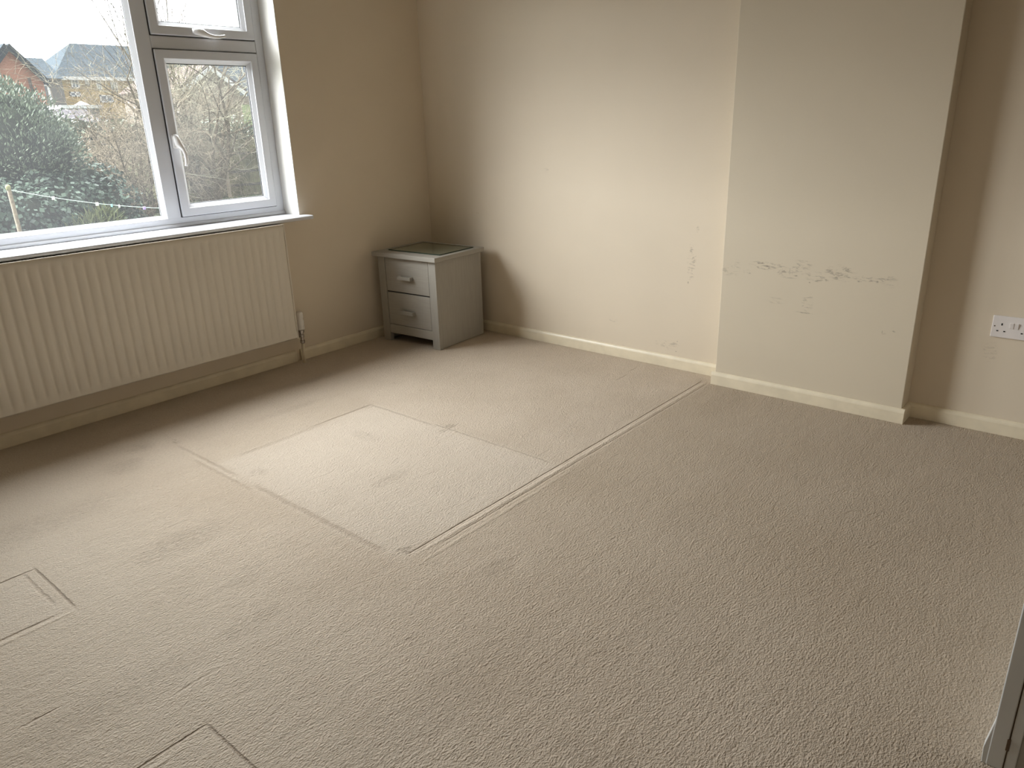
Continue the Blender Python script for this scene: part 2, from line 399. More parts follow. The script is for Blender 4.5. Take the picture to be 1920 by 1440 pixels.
# ------------------------------------------------------------------ mesh helpers
class MB:
    def __init__(s): s.v = []; s.f = []
    def add(s, vs, fs):
        o = len(s.v); s.v += [tuple(x) for x in vs]; s.f += [tuple(i+o for i in f) for f in fs]
    def box(s, x0, x1, y0, y1, z0, z1):
        if x0 > x1: x0, x1 = x1, x0
        if y0 > y1: y0, y1 = y1, y0
        if z0 > z1: z0, z1 = z1, z0
        s.add([(x0,y0,z0),(x1,y0,z0),(x1,y1,z0),(x0,y1,z0),(x0,y0,z1),(x1,y0,z1),(x1,y1,z1),(x0,y1,z1)],
              [(0,3,2,1),(4,5,6,7),(0,1,5,4),(1,2,6,5),(2,3,7,6),(3,0,4,7)])
    def tube(s, pts, rads, n=6, cap=True):
        pts = [Vector(p) for p in pts]
        if not isinstance(rads, (list, tuple)): rads = [rads]*len(pts)
        rings = []; vs = []; fs = []
        up = None
        for i, p in enumerate(pts):
            t = (pts[min(i+1, len(pts)-1)]-pts[max(i-1, 0)]).normalized()
            if up is None:
                up = t.orthogonal().normalized()
            else:
                up = (up - t*up.dot(t)); up = up.normalized() if up.length > 1e-6 else t.orthogonal().normalized()
            b = t.cross(up)
            for j in range(n):
                a = 2*math.pi*j/n
                vs.append(p + (up*math.cos(a)+b*math.sin(a))*rads[i])
        for i in range(len(pts)-1):
            for j in range(n):
                k2 = (j+1) % n
                fs.append((i*n+j, i*n+k2, (i+1)*n+k2, (i+1)*n+j))
        if cap:
            fs.append(tuple(reversed(range(n)))); fs.append(tuple((len(pts)-1)*n+j for j in range(n)))
        s.add(vs, fs)
    def extrude(s, prof, fn, a, b):
        """prof: closed list of 2D points; fn(u, v, t) -> 3D; swept from a to b"""
        n = len(prof)
        vs = [fn(u, v, a) for u, v in prof] + [fn(u, v, b) for u, v in prof]
        fs = [(i, (i+1) % n, n+(i+1) % n, n+i) for i in range(n)]
        fs += [tuple(reversed(range(n))), tuple(range(n, 2*n))]
        s.add(vs, fs)
    def lathe(s, cx, cy_, prof, n=20):
        vs = []; fs = []
        for r, z in prof:
            for j in range(n):
                a = 2*math.pi*j/n; vs.append((cx+r*math.cos(a), cy_+r*math.sin(a), z))
        for i in range(len(prof)-1):
            for j in range(n):
                k2 = (j+1) % n; fs.append((i*n+j, i*n+k2, (i+1)*n+k2, (i+1)*n+j))
        fs += [tuple(reversed(range(n))), tuple((len(prof)-1)*n+j for j in range(n))]
        s.add(vs, fs)
    def build(s, name, mat, parent=None, bevel=0.0, smooth=False, seg=2):
        me = bpy.data.meshes.new(name); me.from_pydata(s.v, [], s.f); me.materials.append(mat)
        bm = bmesh.new(); bm.from_mesh(me); bmesh.ops.recalc_face_normals(bm, faces=bm.faces); bm.to_mesh(me); bm.free()
        o = bpy.data.objects.new(name, me); COL.objects.link(o)
        if parent is not None: o.parent = parent
        if smooth:
            for p in me.polygons: p.use_smooth = True
        if bevel:
            q = o.modifiers.new('bevel', 'BEVEL'); q.width = bevel; q.segments = seg; q.limit_method = 'ANGLE'; q.angle_limit = math.radians(35)
        return o

def tag(o, label, cat, group=None, kind=None):
    o['label'] = label; o['category'] = cat
    if group: o['group'] = group
    if kind: o['kind'] = kind
    return o
def empty(name, loc=(0, 0, 0), rz=0):
    o = bpy.data.objects.new(name, None); COL.objects.link(o); o.location = loc; o.rotation_euler.z = rz
    return o

# ------------------------------------------------------------------ the room
H_CEIL = 2.40
S = .015            # skirting thickness
WX0, WX1, WZ0, WZ1 = -2.56, -.965, .774, 2.13       # window opening
XW, YR = -4.30, -4.60                             # unseen far limits of the room
m = MB(); FX0, FX1, FY0, FY1 = XW-.1, .12, YR-.1, .02
nx, ny = 18, 19
for jy in range(ny+1):
    for ix in range(nx+1): m.v.append((FX0+(FX1-FX0)*ix/nx, FY0+(FY1-FY0)*jy/ny, 0))
cells = []
for jy in range(ny):
    for ix in range(nx):
        q = jy*(nx+1)+ix; m.f.append((q, q+1, q+nx+2, q+nx+1))
        cells.append((m.v[q][0], m.v[q+1][0], m.v[q][1], m.v[q+nx+1][1]))
n0 = len(m.v); m.v += [(FX0, FY0, -.02), (FX1, FY0, -.02), (FX1, FY1, -.02), (FX0, FY1, -.02)]
m.f.append((n0, n0+3, n0+2, n0+1))
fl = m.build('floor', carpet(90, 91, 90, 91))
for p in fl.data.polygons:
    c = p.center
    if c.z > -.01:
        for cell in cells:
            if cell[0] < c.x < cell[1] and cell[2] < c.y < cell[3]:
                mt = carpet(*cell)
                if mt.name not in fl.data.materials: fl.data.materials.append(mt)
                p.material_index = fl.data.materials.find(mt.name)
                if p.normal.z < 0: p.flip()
tag(fl, 'beige carpet with furniture dents and a long seam crease', 'carpet', kind='structure')
m = MB(); m.box(XW-.1, .3, YR-.1, .30, H_CEIL, H_CEIL+.15)
tag(m.build('ceiling', M['ceiling']), 'plain white ceiling above the room', 'ceiling', kind='structure')
m = MB()
T = .29
m.box(XW-.1, WX0, 0, T, -2.6, H_CEIL); m.box(WX1, .3, 0, T, -2.6, H_CEIL)
m.box(WX0, WX1, 0, T, -2.6, WZ0); m.box(WX0, WX1, 0, T, WZ1, H_CEIL)
tag(m.build('wall_left', M['wall']), 'cream wall with the wide window and the radiator', 'wall', kind='structure')
m = MB(); m.box(0, .12, YR-.1, 0, -.02, H_CEIL)
tag(m.build('wall_back', M['wall_back']), 'cream end wall behind the bedside cabinet, with faint scuffs', 'wall', kind='structure')
CB0, CB1, CX = -2.047, -2.882, -.107
m = MB(); m.box(CX, 0, CB1, CB0, 0, H_CEIL)
tag(m.build('wall_chimney_breast', M['wall_chimney'], bevel=.003), 'cream chimney breast with grey scuff marks across its face', 'chimney breast', kind='structure')
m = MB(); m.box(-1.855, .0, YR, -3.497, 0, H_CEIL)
tag(m.build('wall_right', M['wall_shade']), 'bounce-darkened wall on the right beside the door frame', 'wall', kind='structure')
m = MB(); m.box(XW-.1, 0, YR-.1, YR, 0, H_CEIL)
tag(m.build('wall_rear', M['wall_shade']), 'bounce-darkened wall behind the viewer', 'wall', kind='structure')
m = MB(); m.box(XW-.1, XW, YR, 0, 0, H_CEIL)
tag(m.build('wall_far_left', M['wall']), 'cream wall to the left of the window, outside the view', 'wall', kind='structure')

# white reveals lining the window opening (plaster skin, a few mm thick)
m = MB(); m.box(WX1-.004, WX1, .0005, .19, WZ0, WZ1)
m.box(WX0, WX0+.004, .0005, .19, WZ0, WZ1); m.box(WX0, WX1, .0005, .19, WZ1-.004, WZ1)
tag(m.build('trim_1', M['reveal']), 'white painted plaster lining the sides of the window opening', 'window reveal', kind='structure')

# skirting boards: profile with a rounded chamfer on top (u = out from wall, v = height)
SKH = .064
PROF = [(0, 0), (S, 0), (S, SKH-.016), (S-.002, SKH-.010), (S-.006, SKH-.004), (S-.011, SKH-.001), (.0, SKH)]
def skirt(name, runs, label):
    mb = MB()
    for kind, c, a, b, sgn in runs:
        if kind == 'x': mb.extrude(PROF, lambda u, v, t: (t, c+sgn*u, v), a, b)
        else: mb.extrude(PROF, lambda u, v, t: (c+sgn*u, t, v), a, b)
    o = mb.build(name, M['skirt'], bevel=.001, seg=1)
    return tag(o, label, 'skirting board', kind='structure')
skirt('baseboard_left', [('x', 0, XW, -1.104, -1), ('x', 0, -1.076, 0, -1)], 'cream skirting board under the radiator, cut where the pipe drops')
skirt('baseboard_back', [('y', 0, CB0, 0, -1), ('y', 0, -3.497, CB1, -1)], 'cream skirting board along the end wall, either side of the chimney breast')
skirt('baseboard_chimney', [('y', CX, CB1-S, CB0+S, -1), ('x', CB0, CX+.0003, -S, 1), ('x', CB1, CX+.0003, -S, -1)], 'paler cream skirting board wrapping the chimney breast')
mb = MB(); mb.extrude([(-3.497, 0), (-3.4755, 0), (-3.4735, .038), (-3.480, .085), (-3.485, .125), (-3.497, .13)], lambda u, v, t: (t, u, v), -1.867, -1.845)
mb.extrude([(-3.497, 0), (-3.4925, 0), (-3.4925, .10), (-3.497, .11)], lambda u, v, t: (t, u, v), -1.8449, -S)
tag(mb.build('baseboard_right', M['doorpaint'], bevel=.001, seg=1), 'white skirting board ending at the door frame', 'skirting board', kind='structure')

# door frame at the end of the right wall
d = empty('door_1', (0, 0, 0)); tag(d, 'grey-white painted door frame at the lower right edge of the view', 'door frame', kind='structure')
mb = MB(); mb.box(-1.868, -1.855, -3.511, -3.483, 0, 2.05); mb.build('architrave', M['doorpaint'], d, bevel=.002)
mb = MB(); mb.box(-1.864, -1.855, -3.5132, -3.511, 0, 2.05); mb.build('seam', M['rust'], d)
mb = MB(); mb.box(-1.867, -1.855, -3.531, -3.5132, 0, 2.05); mb.build('door_stop', M['doorpaint'], d, bevel=.002)
mb = MB(); mb.box(-1.860, -1.855, -4.33, -3.531, 0, 2.03); mb.build('door_leaf', M['doorpaint2'], d, bevel=.001)
mb = MB(); mb.box(-1.869, -1.862, -3.5145, -3.5085, .052, .080); mb.build('hinge', M['rust'], d, bevel=.001)

def ring(mb, x0, x1, z0, z1, fw, ya, yb):
    o = [(x0, z0), (x1, z0), (x1, z1), (x0, z1)]; i = [(x0+fw, z0+fw), (x1-fw, z0+fw), (x1-fw, z1-fw), (x0+fw, z1-fw)]
    vs = [(a, ya, b) for a, b in o]+[(a, ya, b) for a, b in i]+[(a, yb, b) for a, b in o]+[(a, yb, b) for a, b in i]
    fs = []
    for k in range(4):
        l = (k+1) % 4
        fs += [(k, l, 4+l, 4+k), (8+k, 12+k, 12+l, 8+l), (k, 8+k, 8+l, l), (4+k, 4+l, 12+l, 12+k)]
    mb.add(vs, fs)
# ------------------------------------------------------------------ window
FY = .135                    # room face of the frame
win = empty('window_1', (-1.76, FY, .80)); tag(win, 'white plastic framed window with one large pane and opening lights', 'window', kind='structure')
def wobj(mb, name, mat, parent=None, bevel=.0, seg=2):
    p = parent or win
    o = mb.build(name, mat, p, bevel, seg=seg)
    off = Vector(win.location)
    pm = Vector((0, 0, 0))
    q = p
    o.location = -off if p is win else Vector((0, 0, 0))
    return o
FZ0, FZ1 = .795, 2.125
m1, m2_ = (-1.635, -1.552), (-2.56, -2.511)
TZ = (1.602, 1.658)
mb = MB()
y0, y1 = FY, FY+.065
ring(mb, WX0+.004, WX1-.004, FZ0, FZ1, .045, y0, y1)
for a, b in (m1,): mb.box(a+.012, b, y0+.0005, y1, FZ0+.030, FZ1-.044)
mb.box(m1[1]+.0005, -1.0135, y0+.0005, y1, *TZ)
frame = wobj(mb, 'window_frame', M['pvc'], bevel=.004)
# glazing bead of the fixed pane, sloping in to the glass
def bead_ring(mb, x0, x1, z0, z1, w_, ya, yb):
    P = lambda x, y, z: (x, y, z)
    o = [(x0, z0), (x1, z0), (x1, z1), (x0, z1)]
    i = [(x0+w_, z0+w_), (x1-w_, z0+w_), (x1-w_, z1-w_), (x0+w_, z1-w_)]
    for k2 in range(4):
        a, b, c, d2 = o[k2], o[(k2+1) % 4], i[(k2+1) % 4], i[k2]
        vs = [(a[0], ya, a[1]), (b[0], ya, b[1]), (c[0], yb, c[1]), (d2[0], yb, d2[1]),
              (a[0], yb+.012, a[1]), (b[0], yb+.012, b[1]), (c[0], yb+.012, c[1]), (d2[0], yb+.012, d2[1])]
        mb.add(vs, [(0, 1, 2, 3), (7, 6, 5, 4), (0, 4, 5, 1), (1, 5, 6, 2), (2, 6, 7, 3), (3, 7, 4, 0)])
mb = MB(); bead_ring(mb, m2_[1], m1[0]+.012, .838, FZ1-.045, .016, y0+.004, y0+.022)
wobj(mb, 'glazing_bead', M['pvc'])
def pane(parent, x0, x1, z0, z1, y):
    mb = MB(); mb.add([(x0, y, z0), (x1, y, z0), (x1, y, z1), (x0, y, z1)], [(0, 1, 2, 3)])
    o = wobj(mb, 'glass_pane', M['glass'], parent)
    mb = MB(); g_ = .003
    for a in ((x0, x1, z0, z0+g_), (x0, x1, z1-g_, z1), (x0, x0+g_, z0, z1), (x1-g_, x1, z0, z1)): mb.box(a[0], a[1], y-.008, y-.001, a[2], a[3])
    wobj(mb, 'gasket', M['gasket'], parent)
pane(win, m2_[1]+.014, m1[0]-.002, .852, FZ1-.059, y0+.032)
def sash(name, x0, x1, z0, z1, fw=.040, proud=.012):
    mb = MB(); ya = y0-proud; yb = y0+.04
    x0, x1, z0, z1 = x0+.003, x1-.003, z0+.003, z1-.003
    ring(mb, x0, x1, z0, z1, fw, ya, yb)
    s_ = wobj(mb, name, M['pvc'], bevel=.004)
    s_.location = -Vector(win.location)
    mb = MB(); bead_ring(mb, x0+fw-.001, x1-fw+.001, z0+fw-.001, z1-fw+.001, .018, ya+.004, ya+.022)
    b_ = mb.build('glazing_bead', M['pvc'], s_)
    p0 = .016
    xx0, xx1, zz0, zz1, y = x0+fw+p0, x1-fw-p0, z0+fw+p0, z1-fw-p0, ya+.034
    mb = MB(); mb.add([(xx0, y, zz0), (xx1, y, zz0), (xx1, y, zz1), (xx0, y, zz1)], [(0, 1, 2, 3)]); mb.build('glass_pane', M['glass'], s_)
    mb = MB(); g_ = .004
    for a in ((xx0, xx1, zz0, zz0+g_), (xx0, xx1, zz1-g_, zz1), (xx0, xx0+g_, zz0, zz1), (xx1-g_, xx1, zz0, zz1)): mb.box(a[0], a[1], y-.007, y-.001, a[2], a[3])
    mb.build('gasket', M['gasket'], s_)
    # shadow gap seal round the sash
    mb = MB(); g_ = .003
    ring(mb, x0-g_, x1+g_, z0-g_, z1+g_, g_-.0002, y0-.0015, y0+.02)
    mb.build('seal', M['gasket'], s_)
    return s_, ya
s1, sy = sash('casement_sash', m1[1], -1.016, .838, 1.602)
s2, _ = sash('vent_sash', m1[1], -1.016, 1.658, FZ1-.045)
# cranked handles: base, lever, lock barrel
def handle(parent, x, z, vertical):
    mb = MB()
    def P(u, v, h): return (x+v, sy-h, z-u) if vertical else (x+u, sy-h, z-v)
    prof = [(-.030, .000, .006, .004), (-.024, .001, .010, .010), (-.008, .003, .012, .016), (.010, .007, .0125, .020), (.022, .014, .010, .026), (.036, .020, .0075, .033),
            (.055, .023, .0065, .038), (.080, .023, .006, .040), (.100, .020, .0055, .041), (.112, .016, .005, .040)]
    pts = [P(a, b, h) for a, b, r, h in prof]
    mb.tube(pts, [r*1.35 for a, b, r, h in prof], 12)
    o = mb.build('window_handle', M['handle'], parent, smooth=True)
    mb = MB()
    if vertical: mb.box(x-.014, x+.010, sy-.012, sy, z-.030, z+.034)
    else: mb.box(x-.034, x+.030, sy-.012, sy, z-.010, z+.012)
    mb.build('handle_base', M['handle'], o, bevel=.005)
    mb = MB(); c = Vector(P(.0, .004, .018)); mb.tube([c, c+Vector((0, -.008, 0))], .0052, 12); mb.build('lock_barrel', M['keyhole'], o)
    return o
handle(s1, -1.527, 1.192, True)
handle(s2, -1.318, 1.684, False)
# trim strip at the foot of the frame and the inner sill board
mb = MB(); mb.extrude([(FY, .796), (FY-.014, .796), (FY-.013, .804), (FY-.008, .810), (FY, .812)], lambda u, v, t: (t, u, v), WX0+.005, WX1-.006)
wobj(mb, 'sill_trim', M['pvc'])
mb = MB(); mb.extrude([(.20, .774), (-.074, .774), (-.080, .778), (-.081, .784), (-.080, .790), (-.074, .794), (.20, .794)], lambda u, v, t: (t, u, v), WX0+.004, WX1-.004)
mb.extrude([(.0, .774), (-.074, .774), (-.080, .778), (-.081, .784), (-.080, .790), (-.074, .794), (.0, .794)], lambda u, v, t: (t, u, v), WX1-.004, -.936)
mb.extrude([(.0, .774), (-.074, .774), (-.080, .778), (-.081, .784), (-.080, .790), (-.074, .794), (.0, .794)], lambda u, v, t: (t, u, v), -2.60, WX0+.004)
wobj(mb, 'window_sill', M['sill'])

# ------------------------------------------------------------------ radiator
rad = empty('radiator', (-1.95, -.06, .15)); tag(rad, 'long cream panel radiator with upright ribs under the window', 'radiator')
RO = -Vector(rad.location)
RX0, RX1, RZ0, RZ1, RY = -2.76, -1.134, .155, .768, -.096
PITCH_R = .0435
cols = [RX0, RX0+.028]
zs_in = (RZ0+.034, RZ1-.034)
n_r = int((RX1-RX0-.056)/PITCH_R)
xs0 = (RX0+RX1)/2 - n_r*PITCH_R/2
prof = [(RX0, 0)]
for i in range(n_r):
    a = xs0+i*PITCH_R
    for u, dd in ((.000, -.0018), (.003, -.0018), (.006, .0012), (.014, .0042), (.022, .0052), (.030, .0045), (.038, .0012), (.0405, -.0018)): prof.append((a+u, dd))
prof.append((xs0+n_r*PITCH_R, 0)); prof.append((RX1, 0))
mb = MB()
zs = [RZ0, RZ0+.006, zs_in[0]-.004, zs_in[0]+.012, zs_in[1]-.012, zs_in[1]+.004, RZ1-.008, RZ1]
vs = []; fs = []
for zi, z in enumerate(zs):
    k2 = 1.0 if 3 <= zi <= 4 else 0.0
    edge = .004 if zi in (0, 7) else 0
    for (x, dd) in prof:
        vs.append((x, RY+edge+.006-(dd*k2 if k2 else .004 if zi in (1, 2, 5, 6) else .0), z))
n_p = len(prof)
for zi in range(len(zs)-1):
    for i in range(n_p-1): fs.append((zi*n_p+i, zi*n_p+i+1, (zi+1)*n_p+i+1, (zi+1)*n_p+i))
mb.add(vs, fs)
mb.box(RX0, RX1, RY+.010, RY+.016, RZ0, RZ1-.002)
pn = mb.build('front_panel', M['rad'], rad); pn.location = RO
for p in pn.data.polygons: p.use_smooth = True
ed = pn.modifiers.new('es', 'EDGE_SPLIT'); ed.split_angle = math.radians(50)
mb = MB(); mb.box(RX0+.01, RX1-.01, -.048, -.042, RZ0+.01, RZ1-.01); o = mb.build('rear_panel', M['rad'], rad); o.location = RO
mb = MB(); mb.box(RX1-.003, RX1+.004, RY-.001, -.036, RZ0-.002, RZ1+.001); o = mb.build('side_cover', M['rad'], rad, bevel=.003); o.location = RO
mb = MB(); mb.box(RX0-.004, RX0+.003, RY-.001, -.036, RZ0-.002, RZ1+.001); o = mb.build('side_cover', M['rad'], rad, bevel=.003); o.location = RO
mb = MB(); mb.box(RX0, RX1, RY-.001, RY+.012, RZ1-.002, RZ1+.002); mb.box(RX0, RX1, -.048, -.036, RZ1-.002, RZ1+.002)
x = RX0+.01
while x < RX1-.01:
    mb.box(x, x+.004, RY+.01, -.046, RZ1-.002, RZ1+.001); x += .013
o = mb.build('top_grille', M['rad'], rad); o.location = RO
for bx in (RX0+.2, RX1-.2):
    mb = MB(); mb.box(bx-.02, bx+.02, -.037, -.002, RZ0+.08, RZ1-.12); o = mb.build('wall_bracket', M['rad'], rad); o.location = RO
# valve and pipe
PX, PY = -1.090, -.060
VX = PX+.002
mb = MB(); mb.lathe(VX, PY, [(.010, .186), (.019, .190), (.0205, .197), (.0205, .208), (.0185, .212), (.0205, .217), (.0205, .240), (.0175, .246), (.0175, .252), (.0195, .256), (.019, .282), (.014, .289), (.006, .291)], 20)
v_ = mb.build('valve_head', M['plastic'], rad, smooth=True); v_.location = RO
mb = MB(); mb.lathe(VX, PY, [(.0115, .112), (.0135, .115), (.0135, .128), (.010, .131), (.010, .143), (.0125, .146), (.0125, .160), (.009, .163), (.009, .172), (.0165, .174), (.0165, .186), (.011, .188)], 16)
mb.tube([(VX, PY, .152), (RX1+.004, PY, .170), (RX1-.004, PY, .170)], [.010, .010, .011], 12)
mb.tube([(VX-.016, PY, .158), (VX-.026, PY, .163)], .0145, 6)
o = mb.build('valve_body', M['chrome'], rad, bevel=0); o.location = RO
mb = MB(); mb.tube([(PX+.002, PY, .115), (PX-.000, PY, .05), (PX-.001, PY, .0)], .0085, 14)
o = mb.build('supply_pipe', M['pipe'], rad, smooth=True); o.location = RO

# ------------------------------------------------------------------ bedside cabinet
KA = .0648
cab = empty('bedside_cabinet', (-.4918, -.5305, 0), KA); tag(cab, 'small grey-washed two-drawer bedside cabinet standing in the corner', 'cabinet')
D, W, HT = .405, .456, .538
# local axes: x = depth towards the wall, y = width, z up; front face at x = 0
mb = MB(); mb.box(-.022, D+.012, -.020, W+.026, HT-.026, HT); mb.build('top_board', M['cab_v'], cab, bevel=.003)
ST = .055
for a, b in ((0, ST), (W-ST, W)):
    mb = MB(); mb.box(0, .030, a, b, 0, HT-.026); mb.build('front_post', M['cab_z'], cab, bevel=.002)
for a, b in ((.0015, .018), (W-.018, W-.0015)):
    mb = MB(); mb.box(.0302, D, a, b, .004, HT-.0265); mb.build('side_panel', M['cab_z'], cab)
mb = MB(); mb.box(D-.016, D-.008, .0185, W-.0185, .05, HT-.0265); mb.build('back_panel', M['cab_z'], cab)
mb = MB(); mb.box(.003, .024, ST+.0005, W-ST-.0005, .052, .106); mb.build('bottom_rail', M['cab_v'], cab, bevel=.0015)
mb = MB(); mb.box(.026, D-.03, .0225, W-.0225, .085, .097); mb.build('bottom_board', M['black'], cab)
mb = MB(); mb.box(.008, .022, ST+.0005, W-ST-.0005, .3045, .3095); mb.build('dark_gap_rail', M['black'], cab)
def drawer(z0, z1, hz):
    mb = MB(); mb.box(.003, .021, ST+.0035, W-ST-.0035, z0, z1)
    f = mb.build('drawer', M['cab_v'], cab, bevel=.0025)
    mb = MB(); mb.box(.023, D-.04, ST+.006, W-ST-.006, z0+.02, z0+.028)
    mb.box(.023, D-.04, ST+.006, ST+.016, z0+.02, z1-.03); mb.box(.023, D-.04, W-ST-.016, W-ST-.006, z0+.02, z1-.03)
    mb.build('drawer_box', M['cab_u'], f)
    mb = MB(); cy_ = W/2+.004
    mb.box(-.024, -.010, cy_-.052, cy_+.052, hz-.010, hz+.010)
    mb.box(-.012, .003, cy_-.052, cy_-.034, hz-.010, hz+.010); mb.box(-.012, .003, cy_+.034, cy_+.052, hz-.010, hz+.010)
    mb.build('drawer_handle', M['cab_v'], f, bevel=.002)
drawer(.3105, .5085, .400)
drawer(.1085, .3035, .194)
mb = MB(); mb.box(.062, .358, .018, .418, HT+.0045, HT+.0055)
g_ = mb.build('glass_sheet', M['sheet']); g_.location = cab.location; g_.rotation_euler.z = KA
mb = MB(); ring(mb, .060, .360, .016, .420, .002, HT+.0006, HT+.0056); mb.v = [(x, z, y) for x, y, z in mb.v]; mb.build('polished_edge', M['sheet_edge'], g_)
tag(g_, 'square greenish glass sheet lying on top of the bedside cabinet', 'glass sheet')

# ------------------------------------------------------------------ double wall socket
so = empty('wall_socket', (0, -3.202, .437)); tag(so, 'white double power socket on the recess wall at the right edge', 'wall socket')
mb = MB(); mb.box(-.009, 0, -.073, .073, -.043, .043); mb.build('faceplate', M['socket'], so, bevel=.003)
def holes(cu):   # cu measured from the left edge seen from the room (larger y)
    y = .073-cu
    for a, b, c, d_ in ((y-.0022, y+.0022, .006, .0145), (y-.0149, y-.0081, -.0187, -.0143), (y+.0081, y+.0149, -.0187, -.0143)):
        mb = MB(); mb.box(-.0096, -.0088, a, b, c, d_); mb.build('pin_hole', M['black'], so)
holes(.033); holes(.113)
for cu in (.0655, .0815):
    y = .073-cu
    mb = MB(); mb.extrude([(-.0088, -.011), (-.0105, -.011), (-.0140, .010), (-.0088, .012)], lambda u, v, t: (u, t, v+.008), y-.0062, y+.0062)
    mb.build('rocker_switch', M['socket'], so, bevel=.0006)
for cu in (.010, .136):
    y = .073-cu; mb = MB(); mb.tube([(-.0088, y, .0015), (-.0097, y, .0015)], .0026, 10); mb.build('screw', M['rust'], so)

# ------------------------------------------------------------------ outside: ground
def gz(y):
    P = [(-1, -2.6), (.3, -2.6), (9, -1.7), (14, -.85), (26, -.7), (40, .2), (75, 3.6), (140, 5.0)]
    for (a, za), (b, zb) in zip(P, P[1:]):
        if y <= b: return za+(zb-za)*(y-a)/(b-a)
    return P[-1][1]
mb = MB(); ys = [.29, 4, 9, 11.5, 14, 18, 22, 26, 33, 40, 55, 75, 100, 140]; xs = [-60, -30, -15, -8, -4, 0, 4, 8, 14, 20, 30, 45, 70, 110]
for y in ys:
    for x in xs: mb.v.append((x, y, gz(y)+(.06*mnoise.noise(Vector((x*.4, y*.4, 0))) if y > 1 else 0)))
for i in range(len(ys)-1):
    for j in range(len(xs)-1): mb.f.append((i*len(xs)+j, i*len(xs)+j+1, (i+1)*len(xs)+j+1, (i+1)*len(xs)+j))
tag(mb.build('ground', M['grass'], smooth=True), 'rough sloping garden grass outside the window', 'ground', kind='structure')

# ------------------------------------------------------------------ plants
def leaf_cloud(mb, blobs, n, size, aspect=.6, droop=0.0, seed=1, upright=False):
    rnd = random.Random(seed)
    tot = sum(b[1][0]*b[1][2] for b in blobs)
    for (c, r) in blobs:
        k_ = int(n*r[0]*r[2]/tot)
        for _ in range(k_):
            u = rnd.uniform(-1, 1); th = rnd.uniform(0, 2*math.pi); s_ = math.sqrt(1-u*u)
            d = Vector((s_*math.cos(th), s_*math.sin(th), u))
            if d.y > .35: continue
            lump = 1+.22*mnoise.noise(d*2.6+Vector(c)) + .10*mnoise.noise(d*7)
            rr = lump*rnd.uniform(.80, 1.06)
            p = Vector(c)+Vector((d.x*r[0], d.y*r[1], d.z*r[2]))*rr
            nrm = (d+Vector((rnd.gauss(0, .6), rnd.gauss(0, .6), rnd.gauss(0, .6)+.3))).normalized()
            t = nrm.orthogonal().normalized(); t = (Matrix.Rotation(rnd.uniform(0, 6.28), 3, nrm) @ t)
            if upright: t = (t*.5+d*.5+Vector((0, 0, .5))).normalized(); nrm = t.orthogonal().normalized(); nrm = Matrix.Rotation(rnd.uniform(0, 6.28), 3, t) @ nrm
            b_ = nrm.cross(t); L = size*rnd.uniform(.6, 1.4); Wd = L*aspect
            mb.add([p-t*L*.5, p+b_*Wd*.5, p+t*L*.5, p-b_*Wd*.5], [(0, 1, 2, 3)])
def core(mb, blobs, k_=.68, n=10, sd=0):
    for (c, r) in blobs:
        vs = []; fs = []; m_ = n; q = n*2
        for i in range(m_+1):
            ph = math.pi*i/m_
            for j in range(q):
                th = 2*math.pi*j/q
                d = Vector((math.sin(ph)*math.cos(th), math.sin(ph)*math.sin(th), math.cos(ph)))
                rr = k_*(1+.22*mnoise.noise(d*2.6+Vector(c)))
                vs.append(Vector(c)+Vector((d.x*r[0], d.y*r[1], d.z*r[2]))*rr)
        for i in range(m_):
            for j in range(q): fs.append((i*q+j, i*q+(j+1) % q, (i+1)*q+(j+1) % q, (i+1)*q+j))
        mb.add(vs, fs)
def shrub(name, blobs, n, size, mat, label, cat, aspect=.6, seed=1, upright=False, group=None):
    base = Vector((blobs[0][0][0], blobs[0][0][1], gz(blobs[0][0][1])))
    e = empty(name, base)
    mb = MB(); leaf_cloud(mb, blobs, n, size, aspect, seed=seed, upright=upright)
    o = mb.build('foliage', mat, e); o.location = -base
    mb = MB(); core(mb, blobs); o = mb.build('inner_branches', M['core'], e, smooth=True); o.location = -base
    return tag(e, label, cat, group)

def blob(px, py, Y, rx, rz, ry=None):
    p = at(px, py, Y); return (tuple(p), (rx, ry or rx*.8, rz))
# conifer-like evergreen: crown from the upper left down
shrub('evergreen_shrub', [blob(15, 290, 14.5, 1.35, 1.30), blob(-45, 235, 15, 1.2, 1.1), blob(70, 300, 14.3, .95, .95), blob(20, 225, 15, .9, .75), blob(95, 265, 14.8, .55, .55)],
      17000, .085, M['leaf_conifer'], 'large rounded grey-green evergreen shrub at the left of the view outside', 'shrub', .35, 3, True)
shrub('ivy_hedge', [blob(30, 415, 13.2, 1.05, .75), blob(110, 400, 13.6, .9, .80), blob(190, 400, 13.8, .85, .75), blob(150, 350, 14.4, .9, .6), blob(-50, 410, 13.2, 1.0, .8), blob(235, 425, 14.2, .6, .45), blob(90, 345, 14.4, .8, .55)],
      9000, .095, M['leaf_ivy'], 'dark glossy ivy-covered hedge low behind the washing line', 'hedge', .8, 4)
shrub('strappy_plant', [blob(195, 420, 12.9, .38, .30), blob(165, 432, 12.7, .35, .28)], 900, .30, M['leaf_long'], 'low clump of long narrow green leaves under the washing line pegs', 'plant', .09, 5, True)

